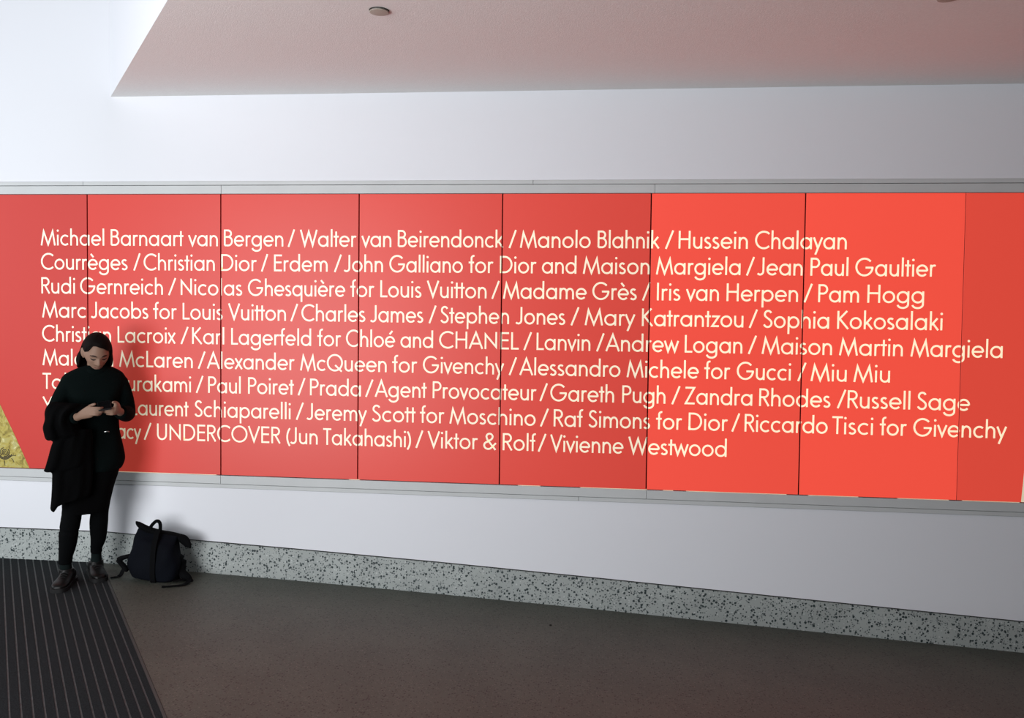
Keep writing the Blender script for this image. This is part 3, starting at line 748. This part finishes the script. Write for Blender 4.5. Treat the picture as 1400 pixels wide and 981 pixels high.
# small clasp hanging at her waist
bm = bmesh.new(); tube(bm, [(*at(.100, .927, -.098), .0035), (*at(.112, .9285, -.101), .0035), (*at(.122, .927, -.099), .0035)], 10, 3)
o = from_bm('clasp', bm, M['steel'], woman, True); o['label'] = 'small shiny metal clasp at the waist'
# skirt
bm = bmesh.new()
stack(bm, [(.80, -.09, .19, .045, .105), (.683, -.10, .183, .045, .110), (.598, -.115, .158, .045, .112), (.50, -.127, .135, .045, .11), (.455, -.131, .127, .045, .108), (.432, -.131, .124, .045, .105)], 40, 3, 2.3, lambda a, z: .05*math.sin(4*a+z*8))
remesh('skirt', bm, M['black'], woman, .0065, 4)
# leggings
bm = bmesh.new()
stack(bm, [(.80, -.08, .18, .045, .09), (.72, -.085, .175, .045, .09), (.64, -.09, .155, .045, .08)], 24, 2, 2)
tube(bm, [(-.02, .03, .74, .085), (-.062, .02, .58, .070), (-.080, .0, .44, .0585), (-.098, .002, .32, .0555), (-.105, .012, .242, .049), (-.117, .026, .165, .040), (-.1185, .03, .125, .0395)], 18, 4, dome=False)
tube(bm, [(.10, .05, .74, .08), (.085, .065, .58, .066), (.0725, .08, .43, .0525), (.066, .09, .34, .0535), (.0635, .10, .24, .0455), (.053, .11, .185, .036), (.052, .115, .145, .0345)], 18, 4, dome=False)
remesh('leggings', bm, M['legging'], woman, .006, 4)
for pts in ([(-.1175, .028, .16, .032), (-.1165, .032, .10, .033), (-.113, .03, .055, .036)], [(.052, .115, .18, .030), (.0515, .12, .11, .030), (.05, .12, .055, .034)]):
    bm = bmesh.new(); tube(bm, pts, 16, 4); from_bm('sock', bm, M['sock'], woman, True)
for (hl, te), ank in ((RF, (-.112, .03)), (LF, (.05, .125))):
    bm = bmesh.new(); foot(bm, hl, te, .042, .078, .012)
    tube(bm, [(*ank, .05, .040, .046), (ank[0], ank[1]+.002, .092, .038, .042)], 18, 3, (0, 1, 0), dome=False)
    sh = remesh('shoe', bm, M['leather'], woman, .0042, 4)
    hv = Vector((*hl, 0)); d = (Vector((*te, 0))-hv).normalized(); sd = Vector((d.y, -d.x, 0))
    bm = bmesh.new(); rings = []
    outl = hermite([(0, .62), (.03, .85), (.15, 1.0), (.35, .95), (.5, .98), (.65, 1.12), (.8, 1.14), (.91, 1.0), (.98, .68), (1.0, .3)], 3)
    L = (Vector((*te, 0))-hv).length
    left = [hv + d*(t*(L+.012)-.006) + sd*(.0445*w_) for t, w_ in outl]; right = [hv + d*(t*(L+.012)-.006) - sd*(.0445*w_) for t, w_ in outl]
    loop = left + right[::-1]
    for z in (0, .004, .020, .023):
        rings.append([bm.verts.new((p.x, p.y, z)) for p in loop])
    ring_faces(bm, rings); from_bm('sole', bm, M['sole'], sh)
    for i in range(4):                                           # laces across the tongue
        bm = bmesh.new(); c = hv + d*(L*(.46+.065*i))
        zz = .079 - .0085*i
        tube(bm, [(*(c - sd*.020 + Vector((0, 0, zz-.006))), .0024), (*(c + Vector((0, 0, zz+.002))), .0024), (*(c + sd*.020 + Vector((0, 0, zz-.006))), .0024)], 8, 4)
        from_bm('lace', bm, M['sole'], sh, True)

# phone in her hands
ph = empty('phone', (0, 0, 0), 0)
Fm = Matrix.Translation(WOMAN) @ Matrix.Rotation(FACE, 4, 'Z')
pc = Vector(at(.100, 1.0895, -.225))
ph.matrix_world = Fm @ Matrix.Translation(pc) @ Matrix.Rotation(R(-7), 4, 'Y') @ Matrix.Rotation(R(14), 4, 'X')
tag(ph, 'black phone held in both hands by the standing woman', 'phone')
def slab(name, sx, sy, z0, z1, rad, m):
    bm = bmesh.new(); pts = []
    for cx, cy, a0 in ((sx-rad, sy-rad, 0), (-sx+rad, sy-rad, 90), (-sx+rad, -sy+rad, 180), (sx-rad, -sy+rad, 270)):
        pts += arc(cx, cy, rad, rad, a0, a0+90, 6)
    prism(bm, pts, 'z', z0, z1); o = from_bm(name, bm, m, ph)
    bv = o.modifiers.new('b', 'BEVEL'); bv.width = .0012; bv.segments = 2; bv.limit_method = 'ANGLE'
    return o
slab('phone_body', .036, .068, -.004, .0036, .009, M['phonebody']); slab('screen', .033, .064, .0034, .0042, .006, M['glass'])

# coat draped over her right forearm
bm = bmesh.new()
def drape(rows, n=44, folds=.12, ph_=0):
    P = hermite(rows, 3); rings = []
    for zl, zr, xl, xr, ym, dd in P:
        ring = []
        for j in range(n):
            a = 2*PI*j/n; c, s_ = math.cos(a), math.sin(a)
            x = math.copysign(abs(c)**.8, c); y = math.copysign(abs(s_)**.8, s_)
            g = 1 + folds*(math.sin(6*x+zl*7+ph_)+.6*math.sin(11*x-zl*5))
            z = zl + (zr-zl)*(x+1)/2; xx = (xl+xr)/2 + x*(xr-xl)/2
            ring.append(bm.verts.new(at(xx, z, ym + y*dd*g)))
        rings.append(ring)
    ring_faces(bm, rings)
drape([(1.128, 1.098, -.180, .035, -.085, .05), (1.105, 1.080, -.208, .035, -.09, .09), (1.063, 1.055, -.222, -.020, -.09, .115), (1.02, 1.02, -.221, -.052, -.09, .12), (.976, .985, -.232, -.040, -.085, .12), (.935, .95, -.226, -.02, -.08, .11), (.905, .92, -.219, .0, -.075, .10), (.892, .905, -.205, .0, -.07, .075)])
drape([(.95, .95, -.165, .03, -.085, .08), (.90, .90, -.172, .035, -.085, .075), (.86, .87, -.188, .035, -.085, .07), (.80, .80, -.203, .03, -.085, .065), (.727, .73, -.222, .02, -.085, .06), (.712, .715, -.230, -.03, -.085, .055), (.700, .70, -.215, -.09, -.085, .045)], ph_=1)
drape([(.80, .80, -.175, .035, -.08, .055), (.70, .70, -.184, .035, -.08, .055), (.60, .60, -.187, .028, -.08, .052), (.52, .53, -.192, .01, -.08, .050), (.478, .515, -.1955, -.06, -.08, .046), (.462, .51, -.190, -.12, -.08, .040), (.453, .495, -.176, -.150, -.08, .03)], ph_=2)
coat = remesh('coat', bm, M['black'], None, .0062, 3)
coat.matrix_world = Fm
tag(coat, 'black coat hanging over the right forearm of the standing woman', 'coat')

# ------------------------------------------------------------------ backpack slumped against the skirting
M['pack'] = mat('navy black canvas', (.0027, .0037, .0066), .8, .08, bump=(180, .5), var=(6, .25))
M['packdark'] = mat('black webbing', (.0022, .0024, .003), .85, .08, bump=(320, .4))
BP = Vector((-2.72, -.22, -.024)); BF = .52079
bag = empty('backpack', BP, BF)
tag(bag, 'black roll-top backpack sitting on the floor against the wall', 'backpack')
CA, SA = math.cos(R(27)), math.sin(R(27))
def bagfloor(x, y):
    wv = Matrix.Rotation(BF, 3, 'Z') @ Vector((x, y, 0)) + BP
    return floor_z(wv.x, wv.y) - BP.z
def bag_ring(bm, z, xc, yc, a, b, tilt, expo=3.2, n=48, wob=0):
    ring = []
    for j in range(n):
        q = 2*PI*j/n; c, s_ = math.cos(q), math.sin(q)
        u_ = math.copysign(abs(c)**(2/expo), c)*a; v_ = math.copysign(abs(s_)**(2/expo), s_)*b
        g = 1 + wob*(math.sin(3*q+z*21)+.7*math.sin(5*q-z*33))
        u_ *= g; v_ *= g
        x = xc + u_*CA + v_*SA; y = yc - u_*SA + v_*CA
        ring.append(bm.verts.new((x, y, z + tilt*u_ + (max(0, bagfloor(x, y)) if z < .02 else 0))))
    return ring
rows = hermite([(.004, .005, .03, .120, .075, -.10), (.03, .006, .03, .150, .092, -.10), (.09, .000, .03, .158, .098, -.10), (.15, .008, .03, .152, .095, -.10), (.20, .010, .03, .140, .085, -.13),
                (.245, .012, .035, .135, .070, -.16), (.270, .016, .04, .130, .048, -.19), (.292, .020, .042, .128, .030, -.22), (.302, .022, .042, .122, .018, -.23)], 4)
bm = bmesh.new()
ring_faces(bm, [bag_ring(bm, z, xc, yc, a, b, tl, 3.0, 48, .028) for z, xc, yc, a, b, tl in rows])
remesh('pack_body', bm, M['pack'], bag, .0055, 3)
def bagpt(u_, v_, z, tl=-.1): return (.010 + u_*CA + v_*SA, .03 - u_*SA + v_*CA, z + tl*u_)
# rolled top: a flat roll with a raised left end and a drooping right end
bm = bmesh.new()
tube(bm, [(-.106, .06, .372, .006, .010), (-.096, .06, .360, .015, .016), (-.070, .055, .338, .020, .020), (-.03, .05, .315, .020, .026), (.03, .04, .290, .022, .030), (.09, .025, .276, .023, .030), (.14, .01, .262, .022, .028), (.170, -.005, .246, .030, .024), (.192, -.02, .220, .026, .014), (.206, -.03, .201, .010, .009)], 18, 5)
remesh('rolled_top', bm, M['packdark'], bag, .005, 3)
# grab handle
bm = bmesh.new()
tube(bm, [(-.027, .035, .325, .004, .011), (-.016, .035, .348, .004, .011), (.004, .035, .368, .004, .011), (.017, .035, .371, .004, .011), (.028, .034, .362, .004, .011), (.033, .033, .340, .004, .011), (.031, .032, .300, .004, .011)], 10, 5, (0, 1, 0))
from_bm('handle', bm, M['packdark'], bag, True)
# centre strap down the front with its buckle
def strap(name, pts, wd, m, parent=bag, th=.004):
    """flat webbing: path points and a half width across the local x of the bag"""
    bm = bmesh.new(); P = hermite(pts, 4); rings = []
    for i, p in enumerate(P):
        a = Vector(P[max(0, i-1)]); b = Vector(P[min(len(P)-1, i+1)]); t = (b-a).normalized()
        sd = Vector((CA, -SA, 0)); sd = (sd - t*sd.dot(t)).normalized() if abs(sd.dot(t)) < .9 else Vector((0, 0, 1)).cross(t).normalized()
        nn = sd.cross(t).normalized(); c = Vector(p)
        rings.append([bm.verts.new(c + sd*wd*u_ + nn*th*v_) for u_, v_ in ((-1, -.5), (1, -.5), (1, .5), (-1, .5))])
    ring_faces(bm, rings); return from_bm(name, bm, m, parent)
fz = lambda u_: [bagpt(u_, -.034, .325, 0), bagpt(u_, -.060, .285), bagpt(u_, -.080, .245), bagpt(u_, -.094, .20), bagpt(u_, -.101, .14), bagpt(u_, -.104, .08), bagpt(u_, -.100, .03), bagpt(u_, -.085, .008)]
strap('centre_strap', fz(.025), .016, M['packdark'])
# side strap ends and bottom straps lying on the floor
lf = lambda x, y, dz=.006: (x, y, bagfloor(x, y)+dz)
strap('shoulder_strap', [bagpt(-.135, .02, .085), (-.17, .10, .075), (-.20, .10, .03), lf(-.225, .085), lf(-.252, .075)], .012, M['packdark'])
strap('bottom_strap', [bagpt(.14, -.07, .03), lf(.20, -.10, .02), lf(.17, -.155, .008), lf(.10, -.17), lf(.038, -.17)], .013, M['packdark'])
bm = bmesh.new()
tube(bm, [(-.135, .07, .16, .012, .02), (-.165, .08, .15, .014, .02), (-.195, .085, .142, .016, .016), (-.214, .088, .133, .012, .012), (-.19, .085, .105, .016, .016), (-.165, .075, .07, .016, .018)], 12, 4)
remesh('side_flap', bm, M['packdark'], bag, .005, 2)
bm = bmesh.new()
tube(bm, [(.130, .0, .145, .018, .03), (.152, -.01, .125, .022, .034), (.150, -.015, .08, .024, .034), (.155, -.03, .045, .026, .03), (.185, -.06, .018, .026, .024), (.206, -.075, -.005, .020, .018)], 14, 4)
remesh('side_pocket', bm, M['packdark'], bag, .005, 2)
